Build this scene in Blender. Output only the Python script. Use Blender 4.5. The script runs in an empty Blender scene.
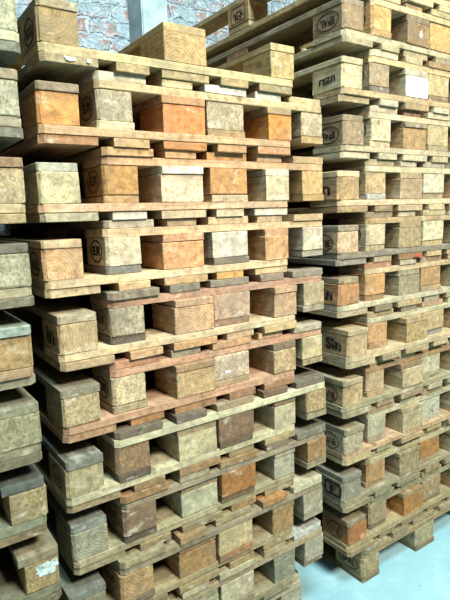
import bpy, bmesh, math, random
from mathutils import Vector, Matrix

random.seed(7)
C = bpy.context.scene.collection
R = random.Random(11)

# ------------------------------------------------------------------ colour helpers
def lin(c):
    c = c / 255.0
    return c / 12.92 if c <= 0.04045 else ((c + 0.055) / 1.055) ** 2.4
def rgb(t, k=.64):
    t = [.84 * a + .16 * b for a, b in zip(t, (200, 172, 122))]
    v = [lin(x) for x in t]
    v[1] *= .96
    if v[0] > 2.2 * v[1]: v[1] *= 1.18
    m = .3 * v[0] + .55 * v[1] + .15 * v[2]
    return tuple((m + (x - m) * .90) * k for x in v) + (1.0,)

class N:
    """small node-tree helper"""
    def __init__(s, name):
        s.m = bpy.data.materials.new(name); s.m.use_nodes = True
        s.t = s.m.node_tree; s.t.nodes.clear()
    def n(s, kind, **kw):
        d = s.t.nodes.new(kind)
        for k, v in kw.items(): setattr(d, k, v)
        return d
    def l(s, a, b): s.t.links.new(a, b)
    def math(s, op, a, b=None, clamp=False):
        d = s.n('ShaderNodeMath', operation=op, use_clamp=clamp)
        for i, v in enumerate((a, b)):
            if v is None: continue
            if isinstance(v, (int, float)): d.inputs[i].default_value = v
            else: s.l(v, d.inputs[i])
        return d.outputs[0]
    def mix(s, fac, a, b, mode='MIX'):
        d = s.n('ShaderNodeMix', data_type='RGBA', blend_type=mode)
        for i, v in ((0, fac), (6, a), (7, b)):
            if isinstance(v, (int, float)): d.inputs[i].default_value = v
            elif isinstance(v, tuple): d.inputs[i].default_value = v
            else: s.l(v, d.inputs[i])
        return d.outputs[2]
    def ramp(s, fac, stops):
        d = s.n('ShaderNodeValToRGB'); e = d.color_ramp.elements
        while len(e) < len(stops): e.new(0.5)
        for i, (p, c) in enumerate(stops):
            e[i].position = p; e[i].color = c if isinstance(c, tuple) else (c, c, c, 1)
        s.l(fac, d.inputs[0]); return d.outputs[0]
    def noise(s, vec, scale, detail=3, rough=0.55, dist=0.0):
        d = s.n('ShaderNodeTexNoise'); d.inputs['Scale'].default_value = scale
        d.inputs['Detail'].default_value = detail; d.inputs['Roughness'].default_value = rough
        d.inputs['Distortion'].default_value = dist
        s.l(vec, d.inputs['Vector']); return d.outputs[0]
    def done(s, col, rough=0.8, height=None, strength=0.3, dist=0.002, spec=0.25):
        b = s.n('ShaderNodeBsdfPrincipled'); o = s.n('ShaderNodeOutputMaterial')
        if isinstance(col, tuple): b.inputs['Base Color'].default_value = col
        else: s.l(col, b.inputs['Base Color'])
        b.inputs['Roughness'].default_value = rough
        b.inputs['Specular IOR Level'].default_value = spec
        if height is not None:
            u = s.n('ShaderNodeBump'); u.inputs['Strength'].default_value = strength
            u.inputs['Distance'].default_value = dist
            s.l(height, u.inputs['Height']); s.l(u.outputs[0], b.inputs['Normal'])
        s.l(b.outputs[0], o.inputs[0]); return s.m

def wood(name, kind):
    """aged pallet timber; the tint of each board or block is its object colour"""
    w = N(name)
    tc = w.n('ShaderNodeTexCoord'); oi = w.n('ShaderNodeObjectInfo')
    off = w.n('ShaderNodeVectorMath', operation='SCALE'); off.inputs[0].default_value = (17.3, 9.1, 23.7)
    w.l(oi.outputs['Random'], off.inputs['Scale'])
    add = w.n('ShaderNodeVectorMath', operation='ADD')
    w.l(tc.outputs['Object'], add.inputs[0]); w.l(off.outputs[0], add.inputs[1])
    P = add.outputs[0]
    base = oi.outputs['Color']
    def stretched(scale):
        m = w.n('ShaderNodeMapping'); m.inputs['Scale'].default_value = scale
        w.l(P, m.inputs['Vector']); return m.outputs[0]
    if kind == 'chip':
        v = w.n('ShaderNodeTexVoronoi'); v.inputs['Scale'].default_value = 260
        w.l(stretched((1, 1, .6)), v.inputs['Vector'])
        sep = w.n('ShaderNodeSeparateColor'); w.l(v.outputs['Color'], sep.inputs[0])
        g = sep.outputs[0]
        fine = w.noise(P, 260, 2)
        f = w.math('ADD', w.math('MULTIPLY', g, .75), w.math('MULTIPLY', fine, .5))
        col = w.mix(1.0, base, w.ramp(f, [(.1, (.62, .58, .54, 1)), (.5, (.97, .96, .94, 1)), (1.0, (1.4, 1.37, 1.3, 1))]), 'MULTIPLY')
        h = f; hs, hd = .7, .003
    else:
        if kind == 'block':
            # growth rings around the Y axis, pith somewhere off the block's centre
            o2 = w.n('ShaderNodeCombineXYZ')
            w.l(w.math('MULTIPLY', w.math('SUBTRACT', oi.outputs['Random'], .5), .13), o2.inputs[0])
            r2 = w.math('FRACT', w.math('MULTIPLY', oi.outputs['Random'], 37.7))
            w.l(w.math('MULTIPLY', w.math('SUBTRACT', r2, .55), .10), o2.inputs[2])
            a2 = w.n('ShaderNodeVectorMath', operation='ADD')
            w.l(tc.outputs['Object'], a2.inputs[0]); w.l(o2.outputs[0], a2.inputs[1])
            warp = w.noise(stretched((9, 2, 9)), 1, 3)
            wv = w.n('ShaderNodeCombineXYZ')
            w.l(w.math('MULTIPLY', w.math('SUBTRACT', warp, .5), .03), wv.inputs[0])
            a3 = w.n('ShaderNodeVectorMath', operation='ADD')
            w.l(a2.outputs[0], a3.inputs[0]); w.l(wv.outputs[0], a3.inputs[1])
            wt = w.n('ShaderNodeTexWave', wave_type='RINGS', rings_direction='Y', wave_profile='SAW')
            wt.inputs['Scale'].default_value = 38; wt.inputs['Distortion'].default_value = 2.6
            wt.inputs['Detail'].default_value = 2; wt.inputs['Detail Scale'].default_value = 1.5
            w.l(a3.outputs[0], wt.inputs['Vector'])
            ring = wt.outputs['Fac']
            fib = w.noise(stretched((70, 7, 70)), 1, 4)
            r3 = w.math('FRACT', w.math('MULTIPLY', oi.outputs['Random'], 91.3))
            amp = w.math('ADD', .10, w.math('MULTIPLY', r3, .22))
            f = w.math('ADD', w.math('MULTIPLY', w.math('SUBTRACT', ring, .5), amp), w.math('ADD', w.math('MULTIPLY', fib, .75), .12))
        elif kind == 'boardx':
            f = w.math('ADD', w.math('MULTIPLY', w.noise(stretched((5, 70, 90)), 1, 4), .7), w.math('MULTIPLY', w.noise(stretched((9, 9, 60)), 1, 3, .5, 1.0), .3))
        else:
            f = w.math('ADD', w.math('MULTIPLY', w.noise(stretched((60, 5, 110)), 1, 4), .6), w.math('MULTIPLY', w.noise(stretched((45, 9, 50)), 1, 3, .5, 1.2), .4))
        col = w.mix(1.0, base, w.ramp(f, [(.22, (.60, .52, .44, 1)), (.48, (.95, .93, .90, 1)), (.78, (1.28, 1.26, 1.2, 1))]), 'MULTIPLY')
        h = f; hs, hd = .8, .003
    # blotches of grime and weathering, knots
    g0 = w.noise(stretched((48, 30, 48)), 1, 6, .72)
    col = w.mix(1.0, col, w.ramp(g0, [(.32, (.54, .51, .46, 1)), (.45, (.90, .89, .87, 1)), (.66, (1.30, 1.29, 1.26, 1))]), 'MULTIPLY')
    gs = w.noise(stretched((130, 90, 130)), 1, 3, .6)
    col = w.mix(w.math('MULTIPLY', w.ramp(gs, [(.62, 0.0), (.72, 1.0)]), .6), col, (.09, .07, .05, 1))
    g1 = w.noise(stretched((11, 11, 14)), 1, 5, .62)
    col = w.mix(w.math('MULTIPLY', w.ramp(g1, [(.48, 0.0), (.66, 1.0)]), .70), col, w.mix(.55, base, (.10, .085, .06, 1)))
    g2 = w.noise(stretched((16, 5, 30)), 1, 4, .6)
    col = w.mix(w.math('MULTIPLY', w.ramp(g2, [(.60, 0.0), (.74, 1.0)]), .5), col, (.52, .50, .38, 1))
    kn = w.n('ShaderNodeTexVoronoi'); kn.inputs['Scale'].default_value = 7
    w.l(stretched((1, .7, 1)), kn.inputs['Vector'])
    if kind != 'chip':
        col = w.mix(w.math('MULTIPLY', w.ramp(kn.outputs['Distance'], [(.04, 1.0), (.10, 0.0)]), .7), col, (.10, .05, .025, 1))
    return w.done(col, .82, h, hs, hd)

M = {'chip': wood('pressed_chip_block', 'chip'), 'block': wood('sawn_block_timber', 'block'),
     'boardx': wood('crosswise_board_timber', 'boardx'), 'boardy': wood('lengthwise_board_timber', 'boardy')}
_i = N('branding_ink'); M['ink'] = _i.done((.022, .014, .009, 1), .9)
_i = N('faint_branding_ink'); M['ink2'] = _i.done((.085, .05, .03, 1), .9)
_p = N('white_paint')
_t = _p.n('ShaderNodeTexCoord')
M['paint'] = _p.done(_p.mix(_p.ramp(_p.noise(_t.outputs['Object'], 45, 4), [(.35, 0.0), (.75, 1.0)]), (.86, .86, .83, 1), (.66, .66, .60, 1)), .7)
_p = N('thin_whitewash'); _t = _p.n('ShaderNodeTexCoord')
M['splash'] = _p.done(_p.ramp(_p.noise(_t.outputs['Object'], 60, 5, .7), [(.40, (.16, .17, .12, 1)), (.55, (.42, .52, .50, 1))]), .8)
_p = N('red_crayon'); M['red'] = _p.done((.55, .05, .035, 1), .8)
_p = N('nail_steel'); M['nail'] = _p.done((.07, .06, .055, 1), .5)

# ------------------------------------------------------------------ geometry helpers
def prism(x0, x1, y0, y1, z0, z1, ch, bev, jit, sub=0):
    """a sawn timber piece: plan rectangle with optional corner cuts (ch: dict corner->size), rounded arrises"""
    bm = bmesh.new()
    pts = []
    for key, (px, py), (dx, dy) in (('ll', (x0, y0), (1, 1)), ('rl', (x1, y0), (-1, 1)), ('rr', (x1, y1), (-1, -1)), ('lr', (x0, y1), (1, -1))):
        c = ch.get(key, 0)
        if c <= 0: pts.append((px, py))
        else:
            a, b = (px + dx * c, py), (px, py + dy * c)
            pts += {'ll': [b, a], 'rl': [a, b], 'rr': [b, a], 'lr': [a, b]}[key]
    vs = [bm.verts.new((px, py, z0)) for px, py in pts]
    f = bm.faces.new(vs); bm.normal_update()
    r = bmesh.ops.extrude_face_region(bm, geom=[f])
    for v in r['geom']:
        if isinstance(v, bmesh.types.BMVert): v.co.z = z1
    bmesh.ops.recalc_face_normals(bm, faces=bm.faces[:])
    bmesh.ops.bevel(bm, geom=bm.edges[:], offset=bev, segments=2, profile=.6, affect='EDGES')
    for v in bm.verts:
        v.co += Vector((R.uniform(-jit, jit), R.uniform(-jit, jit), R.uniform(-jit, jit) * .5))
    return bm

def link(name, bm, mat, parent, loc, col=None, matx=None):
    me = bpy.data.meshes.new(name); bm.to_mesh(me); bm.free()
    o = bpy.data.objects.new(name, me); C.objects.link(o)
    me.materials.append(mat)
    o.parent = parent; o.location = loc
    if matx is not None: o.matrix_local = matx
    if col is not None: o.color = col
    return o

def piece(name, parent, mat, col, x0, x1, y0, y1, z0, z1, ch={}, bev=.0016, jit=.0006):
    cx, cy, cz = (x0 + x1) / 2, (y0 + y1) / 2, (z0 + z1) / 2
    bm = prism(x0 - cx, x1 - cx, y0 - cy, y1 - cy, z0 - cz, z1 - cz, ch, bev, jit)
    return link(name, bm, M[mat], parent, (cx, cy, cz), col)

def vary(c, a=.10, h=.05):
    k = 1 + R.uniform(-a, a)
    return (c[0] * k * (1 + R.uniform(-h, h)), c[1] * k, c[2] * k * (1 + R.uniform(-h, h)), 1)

# ------------------------------------------------------------------ branded marks on the blocks' long sides
def ring_bm(bm, rx, rz, wdt, n=40):
    vi = []
    for i in range(n):
        a = 2 * math.pi * i / n
        vi.append((bm.verts.new((rx * math.cos(a), rz * math.sin(a), 0)), bm.verts.new(((rx - wdt) * math.cos(a), (rz - wdt) * math.sin(a), 0))))
    for i in range(n):
        a, b = vi[i], vi[(i + 1) % n]
        bm.faces.new((a[0], b[0], b[1], a[1]))

def text_bm(bm, s, size, rot=0, sx=1.0, bold=.0):
    cu = bpy.data.curves.new('lettering', 'FONT'); cu.body = s; cu.size = size; cu.align_x = 'CENTER'; cu.align_y = 'CENTER'; cu.offset = bold
    to = bpy.data.objects.new('lettering', cu); C.objects.link(to)
    bpy.context.view_layer.update()
    me = bpy.data.meshes.new_from_object(to)
    bpy.data.objects.remove(to); bpy.data.curves.remove(cu)
    T = Matrix.Rotation(rot, 4, 'Z') @ Matrix.Diagonal((sx, 1, 1, 1))
    me.transform(T); bm.from_mesh(me); bpy.data.meshes.remove(me)

def rbox_bm(bm, w, h, t, r=.008):
    # open rounded frame drawn as a band
    pts = []
    for cx, cy, a0 in ((w - r, h - r, 0), (-w + r, h - r, 90), (-w + r, -h + r, 180), (w - r, -h + r, 270)):
        for k in range(5):
            a = math.radians(a0 + 22.5 * k); pts.append((cx + r * math.cos(a), cy + r * math.sin(a), math.cos(a), math.sin(a)))
    vi = [(bm.verts.new((x, y, 0)), bm.verts.new((x - t * cx, y - t * cy, 0))) for x, y, cx, cy in pts]
    for i in range(len(vi)):
        a, b = vi[i], vi[(i + 1) % len(vi)]; bm.faces.new((a[0], b[0], b[1], a[1]))

def mark(kind, block, wy, wx, ink='ink', flip=True, side='x'):
    """kind on the block's left long side (side x, facing -x) ; block half sizes wx, wy"""
    bm = bmesh.new()
    rot = math.pi if flip else 0
    if kind == 'eur':
        ring_bm(bm, .043, .031, .0042); text_bm(bm, 'EUR', .034, rot, .95, .0012)
    elif kind == 'epal':
        ring_bm(bm, .052, .030, .0035); text_bm(bm, 'EPAL', .033, rot, .95, .0010)
    elif kind == 'sin':
        text_bm(bm, 'Sin', .058, 0, 1.15, .0024)
    elif kind == 'in':
        text_bm(bm, 'in', .066, 0, 1.5, .0016)
    elif kind == 'scrawl':
        text_bm(bm, 'rszn', .040, .06, 1.2, .0010)
    elif kind == 'frame':
        rbox_bm(bm, .044, .028, .009, .016); text_bm(bm, 'P', .044, 0, 1.2, .003)
        for v in bm.verts: v.co.x += .022
    elif kind == 'code':
        rbox_bm(bm, .05, .032, .003, .004); text_bm(bm, 'NCK', .030, 0, 1.1, .001)
        b2 = bmesh.new(); text_bm(b2, 'M-S', .028, 0, 1.1, .001)
        for v in b2.verts: v.co.y -= .016
        for v in bm.verts[:]: pass
        me = bpy.data.meshes.new('t'); b2.to_mesh(me); b2.free(); bm.from_mesh(me); bpy.data.meshes.remove(me)
    # local mark XY -> world: X runs towards the front (-y of pallet), Y up, facing -x
    A = Matrix(((0, 0, -1, -wx - .0012), (-1, 0, 0, 0), (0, 1, 0, 0), (0, 0, 0, 1)))
    bm.transform(A)
    r = bmesh.ops.extrude_face_region(bm, geom=bm.faces[:])
    for v in r['geom']:
        if isinstance(v, bmesh.types.BMVert): v.co.x += .0008
    bmesh.ops.recalc_face_normals(bm, faces=bm.faces[:])
    return link('printed_mark', bm, M[ink], block, (0, 0, 0))

def smear(block, name, mat, w, h, dx, dz, wy):
    lo = .97 if 'label' in name else .55
    """thin patch (paint, crayon) with a ragged outline on the block's front face (facing -y)"""
    bm = bmesh.new(); n = 22; vs = []
    for i in range(n):
        a = 2 * math.pi * i / n
        c, s = math.cos(a), math.sin(a); k = 1 / max(abs(c), abs(s)) * R.uniform(lo, 1.0)
        vs.append(bm.verts.new((w * .5 * c * k, 0, h * .5 * s * k)))
    bm.faces.new(vs)
    r = bmesh.ops.extrude_face_region(bm, geom=bm.faces[:])
    for v in r['geom']:
        if isinstance(v, bmesh.types.BMVert): v.co.y -= .0006
    bmesh.ops.recalc_face_normals(bm, faces=bm.faces[:])
    return link(name, bm, M[mat], block, (dx, -wy - .0007, dz))

# ------------------------------------------------------------------ the pallet
BX = ((0, .100), (.333, .467), (.700, .800))
BY = ((0, .145), (.5275, .6725), (1.055, 1.2))
DX = ((0, .145), (.1875, .2875), (.3275, .4725), (.5125, .6125), (.655, .800))

def pallet(origin, th, z, inverted, d, label, group):
    """d: dict with front (three block tints, each 'kind', rgb), run (three), bar, deck (five or one), side marks"""
    e = bpy.data.objects.new('wooden_pallet', None); C.objects.link(e)
    e.empty_display_size = .1
    e.location = (origin[0], origin[1], z); e.rotation_euler = (0, 0, th)
    e['label'] = label; e['category'] = 'pallet'; e['group'] = group
    H = .144
    def zz(a, b): return (H - b, H - a) if inverted else (a, b)
    g = lambda a: R.uniform(-a, a)
    cc = .012
    rb = d['run']
    for i, (x0, x1) in enumerate(BX):
        z0, z1 = zz(0, .0217 - R.uniform(0, .0012))
        ch = {}
        if i == 0: ch = {'ll': .006, 'lr': .006}
        if i == 2: ch = {'rl': .006, 'rr': .006}
        piece('bottom_board', e, 'boardy', rgb(rb[i]), x0 + g(.003), x1 + g(.003), g(.004), 1.2 + g(.006), z0, z1, ch, R.uniform(.0015, .003))
    for i, (x0, x1) in enumerate(BX):
        for j, (y0, y1) in enumerate(BY):
            z0, z1 = zz(.022, .0996 - R.uniform(0, .0008))
            kind, col = d['blk'][i]
            if j: 
                kind, col = R.choice(d['blk']); col = vary(rgb(col), .15)
            else: col = rgb(col)
            ch = {}
            if i == 0 and j == 0: ch = {'ll': .008}
            if i == 2 and j == 0: ch = {'rl': .008}
            yo = g(.003)
            a0, a1 = x0 + g(.002) + (d.get('narrow', 0) if i == 2 and j == 0 else 0), x1 + g(.002)
            b = piece('block', e, kind, col, a0, a1, y0 + yo, y1 + yo, z0, z1, ch, R.uniform(.003, .0055) if kind == 'chip' else R.uniform(.0018, .0035), .0011)
            if i == 0 and (j in d.get('marks', {})):
                mk = d['marks'][j]
                mark(mk[0], b, (y1 - y0) / 2, (a1 - a0) / 2, mk[1] if len(mk) > 1 else 'ink', flip=inverted)
            if j == 0 and i in d.get('patch', {}):
                for nm, mt, w_, h_, dx_, dz_ in d['patch'][i]:
                    smear(b, nm, mt, w_, h_, dx_, dz_, (y1 - y0) / 2)
    for j, (y0, y1) in enumerate(BY):
        z0, z1 = zz(.100 , .1216 - R.uniform(0, .0008))
        ch = {}
        if j == 0: ch = {'ll': cc, 'rl': cc}
        if j == 2: ch = {'lr': cc, 'rr': cc}
        c = rgb(d['bar']) if j == 0 else vary(rgb(d['bar']), .12)
        piece('cross_board', e, 'boardx', c, g(.003), .8 + g(.003), y0 + g(.003), y1 + g(.003), z0, z1, ch, .0018)
    dk = d['deck']
    for i, (x0, x1) in enumerate(DX):
        z0, z1 = zz(.122, .1438)
        ch = {}
        if i == 0: ch = {'ll': cc, 'lr': cc}
        if i == 4: ch = {'rl': cc, 'rr': cc}
        c = rgb(dk[i]) if len(dk) == 5 else vary(rgb(dk[0]), .16, .05)
        o = piece('deck_board', e, 'boardy', c, x0 + g(.004), x1 + g(.004), g(.007), 1.2 + g(.007), z0, z1, ch, R.uniform(.0012, .0028))
        for nm, mt, w_, h_, dx_, dz_ in d.get('dpatch', {}).get(i, []):
            smear(o, nm, mt, w_, h_, dx_, dz_, .6 + .007)
    return e

TH1, TH2 = .5993, .5973
F0, B0, L0 = (-.4331, 1.2939), (.4245, 1.8605), (-.447, 1.190)
def at(o, th, s, t):
    return (o[0] + math.cos(th) * s - math.sin(th) * t, o[1] + math.sin(th) * s + math.cos(th) * t)

c_, b_ = 'chip', 'block'
def D(blk, run, bar, deck, marks={}, patch={}, dpatch={}):
    return dict(blk=blk, run=run, bar=bar, deck=deck if isinstance(deck, list) else [deck], marks=marks, patch=patch, dpatch=dpatch)
E, EP, S = ('eur',), ('epal',), ('sin',)
Ef, EPf = ('eur', 'ink2'), ('epal', 'ink2')
ORD = ['zero', 'first', 'second', 'third', 'fourth', 'fifth', 'sixth', 'seventh', 'eighth', 'ninth', 'tenth', 'eleventh', 'twelfth']

# ---- middle stack: n -> (s, t, data, look)
FA = {
 9: (.022, .0, D([(b_, (158, 134, 82)), (b_, (190, 160, 100)), (b_, (182, 160, 100))], [(150, 140, 105), (196, 168, 105), (190, 170, 115)], (200, 186, 130), [(165, 152, 110), (175, 155, 100), (178, 158, 105), (168, 150, 100), (170, 150, 100)], {0: E}, {}, {0: [('white_stain', 'paint', .034, .010, .0, .0), ('white_stain', 'paint', .012, .009, .045, .001)]}), 'uncovered olive-brown'),
 8: (.008, .0, D([(b_, (205, 142, 62)), (b_, (226, 122, 62)), (b_, (214, 126, 48))], [(142, 126, 100), (196, 140, 90), (180, 150, 105)], (202, 164, 116), [(165, 118, 72), (205, 165, 110), (205, 120, 65), (196, 150, 100), (200, 140, 90)]), 'orange-stained'),
 7: (-.006, .0, D([(b_, (205, 196, 148)), (b_, (232, 208, 168)), (b_, (212, 198, 158))], [(182, 188, 165), (232, 224, 200), (220, 214, 190)], (218, 176, 134), [(182, 174, 140), (228, 222, 200), (205, 180, 140), (215, 195, 155), (225, 218, 190)]), 'pale cream'),
 6: (-.012, .0, D([(b_, (218, 172, 118)), (b_, (232, 168, 106)), (b_, (212, 160, 102))], [(205, 178, 130), (214, 158, 108), (205, 150, 100)], (226, 200, 150), [(206, 184, 138), (216, 180, 125), (208, 170, 115), (230, 150, 80), (214, 184, 130)], {0: E}), 'salmon end-grain'),
 5: (.006, -.020, D([(b_, (198, 170, 120)), (b_, (218, 174, 128)), (b_, (206, 166, 124))], [(170, 158, 125), (210, 165, 120), (200, 160, 120)], (220, 198, 150), [(178, 152, 112), (200, 158, 110), (208, 158, 105), (196, 156, 116), (208, 178, 122)], {0: ('in',)}), 'tan'),
 4: (-.004, -.030, D([(c_, (172, 156, 112)), (b_, (198, 168, 114)), (c_, (186, 158, 112))], [(128, 126, 104), (166, 132, 92), (126, 108, 84)], (204, 158, 122), [(168, 134, 92), (170, 120, 70), (166, 122, 78), (150, 112, 80), (170, 120, 80)]), 'pinkish-barred'),
 3: (-.012, -.040, D([(b_, (166, 160, 116)), (b_, (192, 184, 138)), (b_, (190, 184, 146))], [(104, 112, 102), (160, 146, 112), (150, 120, 88)], (196, 192, 150), [(158, 142, 104), (146, 118, 76), (150, 118, 72), (150, 130, 90), (170, 150, 105)], {0: Ef}), 'light barred'),
 2: (-.006, -.028, D([(b_, (142, 148, 122)), (b_, (188, 192, 156)), (b_, (176, 176, 148))], [(118, 132, 124), (150, 132, 96), (170, 168, 145)], (168, 162, 120), [(150, 146, 108), (148, 132, 92), (150, 136, 92), (156, 124, 76), (160, 146, 104)]), 'greenish-grey'),
 1: (-.028, -.036, D([(b_, (130, 132, 104)), (b_, (168, 130, 74)), (b_, (160, 128, 76))], [(104, 116, 108), (160, 130, 84), (150, 132, 90)], (164, 150, 106), (150, 130, 88)), 'amber-blocked'),
 0: (-.026, -.036, D([(b_, (140, 140, 108)), (b_, (170, 178, 140)), (b_, (132, 138, 116))], [(120, 124, 104), (150, 146, 112), (130, 136, 116)], (160, 152, 112), (160, 158, 118)), 'lowest visible grey'),
}
FB = {
 8: (.158, .010, D([(c_, (172, 162, 130)), (c_, (172, 160, 126)), (c_, (180, 164, 130))], [(196, 190, 150), (170, 140, 95), (190, 160, 105)], (202, 182, 130), [(212, 210, 180), (206, 190, 140), (218, 226, 210), (222, 228, 212), (196, 184, 135)], {0: Ef}), 'speckled chip-block'),
 7: (.162, .010, D([(b_, (192, 128, 70)), (b_, (198, 128, 76)), (b_, (208, 168, 104))], [(176, 140, 92), (196, 176, 140), (186, 150, 92)], (218, 170, 120), [(202, 160, 105), (216, 172, 112), (208, 140, 82), (206, 170, 118), (200, 165, 112)], {0: Ef}), 'rusty orange-brown'),
 6: (.156, .008, D([(b_, (222, 208, 170)), (b_, (214, 206, 184)), (b_, (220, 208, 176))], [(120, 122, 116), (120, 106, 92), (176, 172, 152)], (222, 188, 138), [(186, 174, 148), (206, 176, 130), (216, 186, 138), (205, 180, 140), (196, 168, 122)], {0: E}), 'dark-footed cream'),
 5: (.147, -.008, D([(c_, (160, 150, 124)), (b_, (196, 164, 134)), (b_, (176, 160, 124))], [(92, 84, 74), (150, 116, 96), (150, 140, 116)], (192, 146, 116), [(132, 120, 102), (126, 118, 104), (140, 130, 112), (150, 128, 108), (152, 142, 124)], {0: Ef}), 'rosy-barred grey'),
 4: (.135, -.020, D([(c_, (194, 178, 136)), (c_, (196, 176, 146)), (b_, (200, 184, 134))], [(170, 152, 114), (190, 160, 120), (166, 150, 112)], (200, 152, 118), [(196, 138, 100), (160, 152, 132), (204, 156, 110), (205, 168, 120), (176, 168, 144)], {0: Ef}, {1: [('white_scrap', 'paint', .022, .010, -.02, -.015)]}), 'pale chip'),
 3: (.128, -.040, D([(c_, (132, 104, 70)), (b_, (122, 96, 72)), (c_, (170, 148, 100))], [(84, 74, 62), (96, 78, 60), (150, 140, 110)], (210, 208, 168), [(102, 92, 78), (104, 96, 84), (160, 142, 106), (116, 92, 70), (108, 104, 92)]), 'dark brown chip'),
 2: (.136, -.036, D([(b_, (124, 100, 72)), (b_, (160, 92, 38)), (b_, (160, 122, 74))], [(80, 70, 58), (110, 84, 58), (150, 140, 110)], (160, 148, 120), [(150, 112, 68), (160, 152, 120), (150, 118, 70), (128, 116, 90), (120, 120, 106)], {0: Ef}), 'smoky brown and burnt-orange'),
 1: (.113, -.044, D([(b_, (172, 138, 86)), (b_, (194, 178, 126)), (b_, (168, 164, 136))], [(120, 106, 78), (158, 112, 64), (160, 156, 130)], (148, 138, 110), [(148, 142, 104), (160, 130, 84), (150, 138, 100), (170, 120, 60), (196, 194, 160)], {0: Ef}), 'mottled tan'),
 0: (.116, -.036, D([(b_, (160, 150, 110)), (b_, (190, 184, 150)), (b_, (176, 174, 152))], [(130, 124, 96), (150, 140, 108), (130, 124, 102)], (160, 148, 112), [(170, 172, 140), (190, 180, 140), (186, 180, 140), (174, 160, 116), (188, 196, 188)]), 'low chalky'),
}
# ---- right-hand stack
BA = {
 11: (.01, .0, D([(b_, (180, 150, 96)), (b_, (200, 165, 105)), (b_, (190, 160, 105))], [(190, 170, 120), (200, 180, 130), (190, 170, 120)], (206, 190, 138), (205, 188, 135), {1: ('code',)}), 'highest tan'),
 10: (.0, .0, D([(b_, (150, 128, 92)), (b_, (150, 122, 82)), (b_, (170, 140, 90))], [(140, 130, 100), (128, 116, 88), (150, 140, 105)], (186, 180, 142), (168, 158, 120), {0: EP}, {1: [('white_stain', 'paint', .012, .03, .01, .0), ('white_stain', 'paint', .022, .007, .012, .0)]}), 'grey-brown'),
 9: (-.005, .0, D([(b_, (204, 194, 148)), (b_, (200, 190, 150)), (b_, (190, 180, 135))], [(200, 190, 146), (196, 190, 156), (180, 170, 130)], (190, 166, 118), [(176, 160, 120), (196, 190, 160), (176, 150, 105), (196, 186, 150), (170, 150, 110)], {0: ('scrawl',)}, {1: [('white_label', 'paint', .138, .074, .0, .0)]}), 'white-painted'),
 8: (-.003, .0, D([(b_, (158, 138, 104)), (b_, (180, 144, 92)), (b_, (175, 150, 100))], [(140, 126, 98), (150, 138, 108), (150, 138, 108)], (196, 184, 146), [(206, 196, 160), (200, 190, 150), (206, 196, 160), (196, 186, 140), (200, 180, 130)], {0: EP}), 'weathered brown'),
 7: (-.02, .0, D([(b_, (196, 162, 108)), (b_, (188, 162, 122)), (b_, (180, 150, 105))], [(214, 196, 152), (180, 160, 116), (180, 160, 116)], (224, 200, 156), [(176, 146, 98), (150, 128, 96), (200, 176, 130), (210, 195, 150), (180, 150, 110)], {0: ('in',)}), 'honey'),
 6: (-.02, .0, D([(c_, (204, 172, 134)), (b_, (176, 156, 112)), (b_, (170, 150, 110))], [(160, 150, 124), (170, 150, 110), (170, 150, 110)], (134, 128, 112), [(150, 148, 132), (176, 160, 128), (150, 110, 72), (206, 180, 130), (180, 160, 120)], {0: E}, {}, {2: [('red_mark', 'red', .035, .011, .03, .0)]}), 'grey-barred'),
 5: (-.016, .0, D([(b_, (186, 132, 80)), (b_, (160, 150, 118)), (b_, (175, 160, 120))], [(164, 150, 116), (160, 152, 120), (160, 150, 120)], (206, 200, 164), [(180, 168, 130), (140, 126, 96), (196, 170, 120), (170, 165, 140), (180, 165, 120)], {0: S}), 'russet-cornered'),
 4: (.0, -.025, D([(b_, (208, 180, 128)), (b_, (184, 158, 102)), (b_, (180, 160, 110))], [(196, 178, 134), (186, 162, 110), (180, 160, 110)], (210, 192, 146), [(196, 180, 136), (176, 160, 120), (178, 160, 112), (206, 186, 140), (190, 165, 120)], {0: S}), 'blonde'),
 3: (-.014, -.02, D([(b_, (196, 170, 120)), (b_, (198, 180, 132)), (b_, (190, 170, 120))], [(170, 160, 120), (150, 124, 90), (170, 150, 110)], (164, 158, 120), [(156, 150, 116), (150, 130, 96), (160, 136, 100), (190, 186, 146), (170, 160, 120)], {0: Ef}), 'olive-barred'),
 2: (-.01, -.02, D([(c_, (170, 162, 128)), (c_, (182, 166, 124)), (b_, (170, 160, 120))], [(156, 150, 120), (170, 158, 118), (170, 158, 118)], (204, 170, 126), [(196, 182, 130), (170, 166, 124), (186, 160, 116), (176, 160, 110), (180, 160, 115)], {0: Ef}), 'silver-grey chip'),
 1: (-.018, -.02, D([(b_, (142, 144, 122)), (b_, (164, 148, 104)), (b_, (160, 140, 100))], [(130, 134, 116), (146, 134, 98), (150, 138, 100)], (160, 154, 120), [(150, 140, 104), (150, 146, 108), (150, 144, 108), (150, 126, 84), (160, 140, 100)], {0: ('frame',)}), 'slate-cornered'),
 0: (.008, -.025, D([(b_, (186, 100, 42)), (b_, (184, 112, 46)), (b_, (160, 130, 85))], [(140, 132, 104), (160, 132, 84), (150, 130, 90)], (180, 166, 116), [(160, 142, 100), (160, 146, 104), (156, 138, 98), (160, 140, 98), (160, 142, 100)], {0: Ef}), 'rust-orange cornered'),
}
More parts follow.
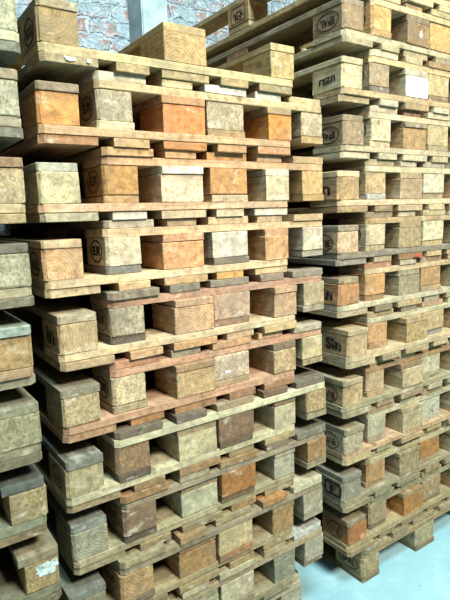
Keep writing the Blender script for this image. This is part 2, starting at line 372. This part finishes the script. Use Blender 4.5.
BB = {
 10: (.144, .004, D([(b_, (214, 166, 94)), (b_, (212, 162, 90)), (b_, (190, 160, 105))], [(176, 140, 88), (196, 156, 92), (180, 150, 100)], (206, 190, 138), (196, 176, 125), {0: E}), 'golden'),
 9: (.143, .004, D([(c_, (172, 150, 114)), (b_, (198, 176, 120)), (b_, (180, 160, 110))], [(118, 112, 100), (130, 110, 80), (160, 140, 100)], (206, 184, 130), [(208, 200, 160), (196, 180, 136), (160, 130, 90), (212, 206, 168), (180, 165, 125)], {0: E}), 'tawny chip-cornered'),
 8: (.152, .004, D([(b_, (212, 202, 158)), (b_, (200, 182, 130)), (b_, (190, 170, 120))], [(200, 188, 146), (170, 160, 120), (170, 150, 110)], (216, 204, 160), [(206, 196, 160), (160, 120, 84), (206, 196, 160), (180, 160, 120), (210, 200, 150)], {0: E}), 'straw-coloured'),
 7: (.130, .004, D([(b_, (192, 168, 118)), (b_, (216, 210, 176)), (b_, (190, 170, 120))], [(186, 192, 178), (180, 160, 120), (170, 150, 110)], (218, 206, 160), [(170, 156, 120), (206, 200, 166), (176, 170, 146), (220, 218, 190), (190, 176, 130)], {0: E}), 'pale-footed'),
 6: (.130, .004, D([(b_, (216, 202, 162)), (b_, (220, 210, 170)), (b_, (190, 170, 120))], [(176, 160, 118), (196, 180, 120), (170, 150, 110)], (190, 160, 112), [(150, 132, 106), (206, 200, 168), (190, 176, 128), (200, 190, 150), (214, 222, 206)], {0: Ef}), 'ivory-blocked'),
 5: (.132, .006, D([(b_, (208, 156, 92)), (b_, (186, 146, 92)), (b_, (180, 150, 105))], [(176, 140, 92), (200, 170, 120), (170, 150, 110)], (214, 190, 140), [(180, 130, 88), (190, 180, 150), (160, 130, 96), (180, 160, 120), (160, 148, 120)]), 'knotty orange'),
 4: (.147, .0, D([(b_, (204, 158, 104)), (b_, (196, 174, 122)), (b_, (190, 170, 120))], [(188, 150, 104), (150, 160, 150), (170, 150, 110)], (204, 200, 160), [(176, 158, 116), (140, 132, 112), (196, 160, 116), (206, 200, 160), (170, 160, 120)]), 'blue-stained'),
 3: (.133, -.002, D([(b_, (204, 180, 132)), (b_, (202, 204, 166)), (b_, (190, 170, 120))], [(186, 154, 104), (160, 160, 120), (170, 150, 110)], (186, 152, 108), [(180, 160, 112), (200, 184, 136), (190, 160, 112), (200, 190, 150), (180, 160, 120)]), 'sage-tinted'),
 2: (.140, -.004, D([(b_, (188, 184, 152)), (b_, (200, 208, 182)), (b_, (190, 170, 120))], [(170, 162, 130), (190, 196, 170), (170, 150, 110)], (206, 204, 164), [(170, 140, 100), (184, 180, 146), (164, 132, 96), (190, 188, 152), (180, 160, 120)], {0: E}), 'minty-white blocked'),
 1: (.135, -.004, D([(b_, (192, 148, 88)), (b_, (176, 110, 54)), (b_, (170, 130, 80))], [(170, 150, 104), (176, 160, 120), (170, 150, 110)], (196, 190, 146), [(196, 182, 130), (176, 160, 110), (180, 150, 100), (186, 180, 140), (180, 160, 120)], {0: Ef}), 'amber'),
 0: (.155, -.004, D([(b_, (160, 142, 106)), (b_, (168, 146, 98)), (b_, (140, 86, 50))], [(128, 122, 100), (130, 122, 96), (120, 100, 72)], (170, 164, 122), [(150, 150, 122), (150, 146, 112), (150, 146, 110), (170, 166, 130), (170, 160, 120)]), 'drab'),
}
# ---- left-hand stack: only the front right corner of each pallet reaches into the frame
LA = {
 9: (.042, .041, (c_, (158, 164, 134)), (150, 150, 126), (190, 194, 156), (112, 122, 108), 'pale grey-green chip'),
 8: (.022, .012, (c_, (160, 164, 136)), (146, 136, 110), (158, 152, 128), (112, 116, 104), 'light grey chip'),
 7: (.013, .006, (c_, (176, 162, 118)), (150, 122, 88), (196, 180, 132), (168, 150, 104), 'buff chip'),
 6: (.008, .0, (c_, (146, 146, 118)), (98, 100, 86), (170, 166, 130), (112, 112, 92), 'grey chip'),
 5: (-.002, .0, (b_, (166, 140, 88)), (136, 162, 150), (156, 130, 94), (140, 142, 116), 'pale-topped tan'),
 4: (.0, .0, (c_, (140, 142, 106)), (128, 134, 108), (134, 136, 108), (100, 98, 74), 'dull green-grey'),
 3: (-.002, .0, (c_, (142, 132, 88)), (72, 88, 86), (120, 134, 108), (116, 102, 70), 'dark-topped chip'),
 2: (.013, .0, (c_, (146, 128, 80)), (132, 128, 98), (104, 110, 88), (108, 104, 78), 'white-splashed chip'),
 1: (.0, .0, (c_, (136, 126, 88)), (110, 110, 88), (120, 120, 92), (108, 104, 78), 'dusty chip'),
 0: (.0, .0, (c_, (136, 126, 88)), (110, 110, 88), (120, 120, 92), (108, 104, 78), 'lowest dusty chip'),
}
def zl(n): return .144 + .188 * n

for n, (s, t, d, look) in FA.items():
    lab = f'{look} pallet lying deck down, {ORD[10 - n]} such pallet from the top of the middle stack'
    if n == 9: lab = 'olive-brown pallet lying deck down alone on top of the middle stack'
    if n == 0: lab = 'grey pallet lying deck down, lowest such pallet of the middle stack'
    pallet(at(F0, TH1, s, t), TH1 + (.012 if n < 5 else .0) + R.uniform(-.004, .004), zl(n), True, d, lab, 'pallets of the middle stack')
for n, (s, t, d, look) in FB.items():
    lab = f'{look} deck-up pallet, {ORD[9 - n]} such from the top of the middle stack'
    pallet(at(F0, TH1, s, t), TH1 + (.012 if n < 5 else .0) + R.uniform(-.004, .004), zl(n) + .044, False, d, lab, 'pallets of the middle stack')
for n, (s, t, d, look) in BA.items():
    lab = f'{look} pallet lying deck down, {ORD[n + 1]} such pallet above the floor in the right-hand stack'
    pallet(at(B0, TH2, s, t), TH2 + R.uniform(-.006, .006), zl(n), True, d, lab, 'pallets of the right-hand stack')
for n, (s, t, d, look) in BB.items():
    lab = f'{look} deck-up pallet interlocked in the right-hand stack, {ORD[n + 1]} interlocked one above floor'
    pallet(at(B0, TH2, s, t), TH2 + R.uniform(-.006, .006), zl(n) + .044, False, d, lab, 'pallets of the right-hand stack')

gd = D([(b_, (172, 160, 116)), (b_, (180, 176, 136)), (b_, (170, 160, 120))], [(128, 118, 86), (130, 122, 90), (130, 120, 90)], (164, 150, 104), (158, 150, 112), {0: EP})
pallet(at(B0, TH2, .085, -.030), TH2, 0, False, gd, 'olive-tan pallet standing on the concrete floor beneath the whole right-hand stack', 'pallets of the right-hand stack')
gd2 = D([(b_, (150, 140, 100)), (b_, (160, 150, 110)), (b_, (180, 180, 150))], [(128, 118, 86)] * 3, (176, 172, 140), [(170, 166, 130)])
pallet(at(F0, TH1, .03, .0), TH1, 0, False, gd2, 'pallet standing on the floor beneath the whole middle stack, at the bottom edge', 'pallets of the middle stack')

for n, (s, t, blk, run, bar, deck, look) in LA.items():
    o = [(c_, (150, 142, 104)), (b_, (150, 130, 90)), blk]
    d = D(o, [(120, 120, 96), (120, 120, 96), run], bar, [deck] * 5, {}, {2: [('white_splash', 'splash', .066, .046, .010, .014)]} if n == 2 else {})
    if n in (2, 3): d['narrow'] = .014
    lab = f'{look} corner block on a deck-down pallet, {ORD[10 - n]} down the left-edge stack'
    pallet(at(L0, TH1, s - .8, t), TH1 + R.uniform(-.004, .004), zl(n), True, d, lab, 'pallets of the left-edge stack')
    if n < 9:
        d = D([(c_, (150, 142, 104)), (b_, (150, 130, 90)), (b_, (170, 110, 60))], [(120, 120, 96)] * 3, (130, 118, 84), (132, 118, 84))
        lab = f'deck-up pallet interlocked beneath the {ORD[9 - n]} deck-down pallet of the left-edge stack'
        pallet(at(L0, TH1, s - .8 - .150, t + .01), TH1, zl(n) + .044, False, d, lab, 'pallets of the left-edge stack')
pallet(at(L0, TH1, -.8, .0), TH1, 0, False, gd2, 'pallet standing on the floor beneath the whole left-edge stack', 'pallets of the left-edge stack')

# ------------------------------------------------------------------ the hall
def struct(name, bm, mat, loc=(0, 0, 0), rz=0, label=None):
    me = bpy.data.meshes.new(name); bm.to_mesh(me); bm.free(); me.materials.append(mat)
    o = bpy.data.objects.new(name, me); C.objects.link(o); o.location = loc; o.rotation_euler = (0, 0, rz)
    o['kind'] = 'structure'
    if label: o['label'] = label; o['category'] = name.split('_')[0]
    return o
def box(x0, x1, y0, y1, z0, z1, bev=0):
    bm = bmesh.new(); bmesh.ops.create_cube(bm, size=1)
    for v in bm.verts:
        v.co = Vector((x0 if v.co.x < 0 else x1, y0 if v.co.y < 0 else y1, z0 if v.co.z < 0 else z1))
    if bev: bmesh.ops.bevel(bm, geom=bm.edges[:], offset=bev, segments=2, affect='EDGES')
    return bm

f = N('concrete_floor'); tc = f.n('ShaderNodeTexCoord'); P = tc.outputs['Object']
n1 = f.noise(P, 2.2, 6, .6); n2 = f.noise(P, 28, 4, .6); n3 = f.noise(P, 9, 5, .7)
col = f.ramp(n1, [(.3, (.17, .32, .35, 1)), (.7, (.27, .45, .48, 1))])  # the skylight's cyan cast is painted into the concrete colour
col = f.mix(f.math('MULTIPLY', f.ramp(n2, [(.55, 0.0), (.8, 1.0)]), .25), col, (.30, .36, .36, 1))
col = f.mix(f.math('MULTIPLY', f.ramp(n3, [(.5, 0.0), (.72, 1.0)]), .4), col, (.42, .56, .58, 1))
vo = f.n('ShaderNodeTexVoronoi'); vo.inputs['Scale'].default_value = 9; f.l(P, vo.inputs['Vector'])
col = f.mix(f.math('MULTIPLY', f.ramp(vo.outputs['Distance'], [(.025, 1.0), (.06, 0.0)]), .7), col, (.16, .17, .15, 1))
floor_m = f.done(col, .55, n2, .15, .002)
struct('floor', box(-6, 8, -4, 7, -.1, 0), floor_m, label='pale worn concrete floor under the stacks')

w = N('whitewashed_brick'); tc = w.n('ShaderNodeTexCoord')
mp = w.n('ShaderNodeMapping'); mp.inputs['Rotation'].default_value = (math.pi / 2, 0, 0)
w.l(tc.outputs['Object'], mp.inputs['Vector'])
wn = w.noise(tc.outputs['Object'], 14, 4, .6)
cm = w.n('ShaderNodeCombineXYZ'); dv = w.math('MULTIPLY', w.math('SUBTRACT', wn, .5), .10)
w.l(dv, cm.inputs[0]); w.l(dv, cm.inputs[1])
ad = w.n('ShaderNodeVectorMath', operation='ADD'); w.l(mp.outputs[0], ad.inputs[0]); w.l(cm.outputs[0], ad.inputs[1])
br = w.n('ShaderNodeTexBrick'); w.l(ad.outputs[0], br.inputs['Vector'])
br.inputs['Scale'].default_value = 1; br.inputs['Brick Width'].default_value = .26; br.inputs['Row Height'].default_value = .082
br.inputs['Mortar Size'].default_value = .011; br.inputs['Mortar Smooth'].default_value = .4
br.inputs['Color1'].default_value = (.30, .12, .09, 1); br.inputs['Color2'].default_value = (.36, .25, .21, 1)
br.inputs['Mortar'].default_value = (.42, .50, .54, 1)
m1 = w.noise(tc.outputs['Object'], 5.5, 6, .7); m2 = w.noise(tc.outputs['Object'], 26, 5, .7); m3 = w.noise(tc.outputs['Object'], 17, 5, .75, .8)
col = w.mix(w.ramp(m1, [(.42, 0.0), (.52, .95)]), br.outputs['Color'], (.31, .41, .46, 1))
col = w.mix(w.math('MULTIPLY', w.ramp(m2, [(.50, 0.0), (.62, 1.0)]), .8), col, (.52, .60, .62, 1))
col = w.mix(w.math('MULTIPLY', w.ramp(m3, [(.34, 1.0), (.44, 0.0)]), .9), col, (.10, .14, .16, 1))
hh = w.math('ADD', w.math('MULTIPLY', br.outputs['Fac'], -1.0), w.math('ADD', w.math('MULTIPLY', m2, .8), w.math('MULTIPLY', m3, 1.0)))
wall_m = w.done(col, .9, hh, 1.0, .03)
wl = at(B0, TH2, 0, 1.60)
struct('wall_back', box(-4.5, 5, 0, .25, 0, 4.6), wall_m, (wl[0], wl[1], 0), TH2, 'whitewashed old brick wall behind the stacks')

p = N('pale_painted_post'); tc = p.n('ShaderNodeTexCoord')
q = p.noise(tc.outputs['Object'], 12, 5, .6)
pm = p.done(p.ramp(q, [(.3, (.20, .27, .29, 1)), (.7, (.36, .44, .45, 1))]), .8, q, .4, .004)
pl = at(B0, TH2, .0, 1.43)
struct('trim_1', box(-.02, .14, 0, .17, 0, 4.6, .006), pm, (pl[0], pl[1], 0), TH2, 'pale grey-blue upright post against the brick wall')

# ------------------------------------------------------------------ light
def area(name, loc, target, sx, sy, power, color):
    l = bpy.data.lights.new(name, 'AREA'); l.shape = 'RECTANGLE'; l.size = sx; l.size_y = sy; l.energy = power; l.color = color
    o = bpy.data.objects.new(name, l); C.objects.link(o); o.location = loc
    o.rotation_euler = (Vector(target) - Vector(loc)).to_track_quat('-Z', 'Y').to_euler()
    return o
area('daylight_opening', (2.1, -.9, 4.1), (.1, 1.6, 1.2), 1.0, .8, 505, (1.0, .97, .87))
area('roof_light', (.7, .1, 4.9), (.3, 1.3, .3), 1.3, 1.0, 330, (.62, .90, 1.0))
area('side_fill', (-1.6, -2.8, 2.4), (.4, 1.8, 1.1), 1.2, 1.2, 18, (.92, .97, 1.0))  # weak unseen fill, added to brighten the left-facing block sides
wd = bpy.data.worlds.new('hall_daylight'); bpy.context.scene.world = wd; wd.use_nodes = True
bg = wd.node_tree.nodes['Background']; bg.inputs[0].default_value = (.62, .86, .90, 1); bg.inputs[1].default_value = .022

# ------------------------------------------------------------------ camera
cam = bpy.data.cameras.new('camera'); co = bpy.data.objects.new('camera', cam); C.objects.link(co)
pitch, roll, fpx = .15727, -.03312, 524.59
cp, sp, cr, sr = math.cos(pitch), math.sin(pitch), math.cos(roll), math.sin(roll)
fw = Vector((0, cp, -sp)); up = Vector((0, sp, cp)); rt = Vector((1, 0, 0))
r2 = cr * rt + sr * up; u2 = -sr * rt + cr * up
mx = Matrix.Identity(4)
for i in range(3): mx[i][0] = r2[i]; mx[i][1] = u2[i]; mx[i][2] = -fw[i]
mx[2][3] = 1.4597
co.matrix_world = mx
cam.sensor_fit = 'VERTICAL'; cam.sensor_height = 24; cam.lens = 24 * fpx / 600; cam.clip_start = .05
sc = bpy.context.scene; sc.camera = co
vs = sc.view_settings; vs.view_transform = 'Standard'; vs.look = 'None'; vs.gamma = 1; vs.use_curve_mapping = False
vs.exposure = -.13
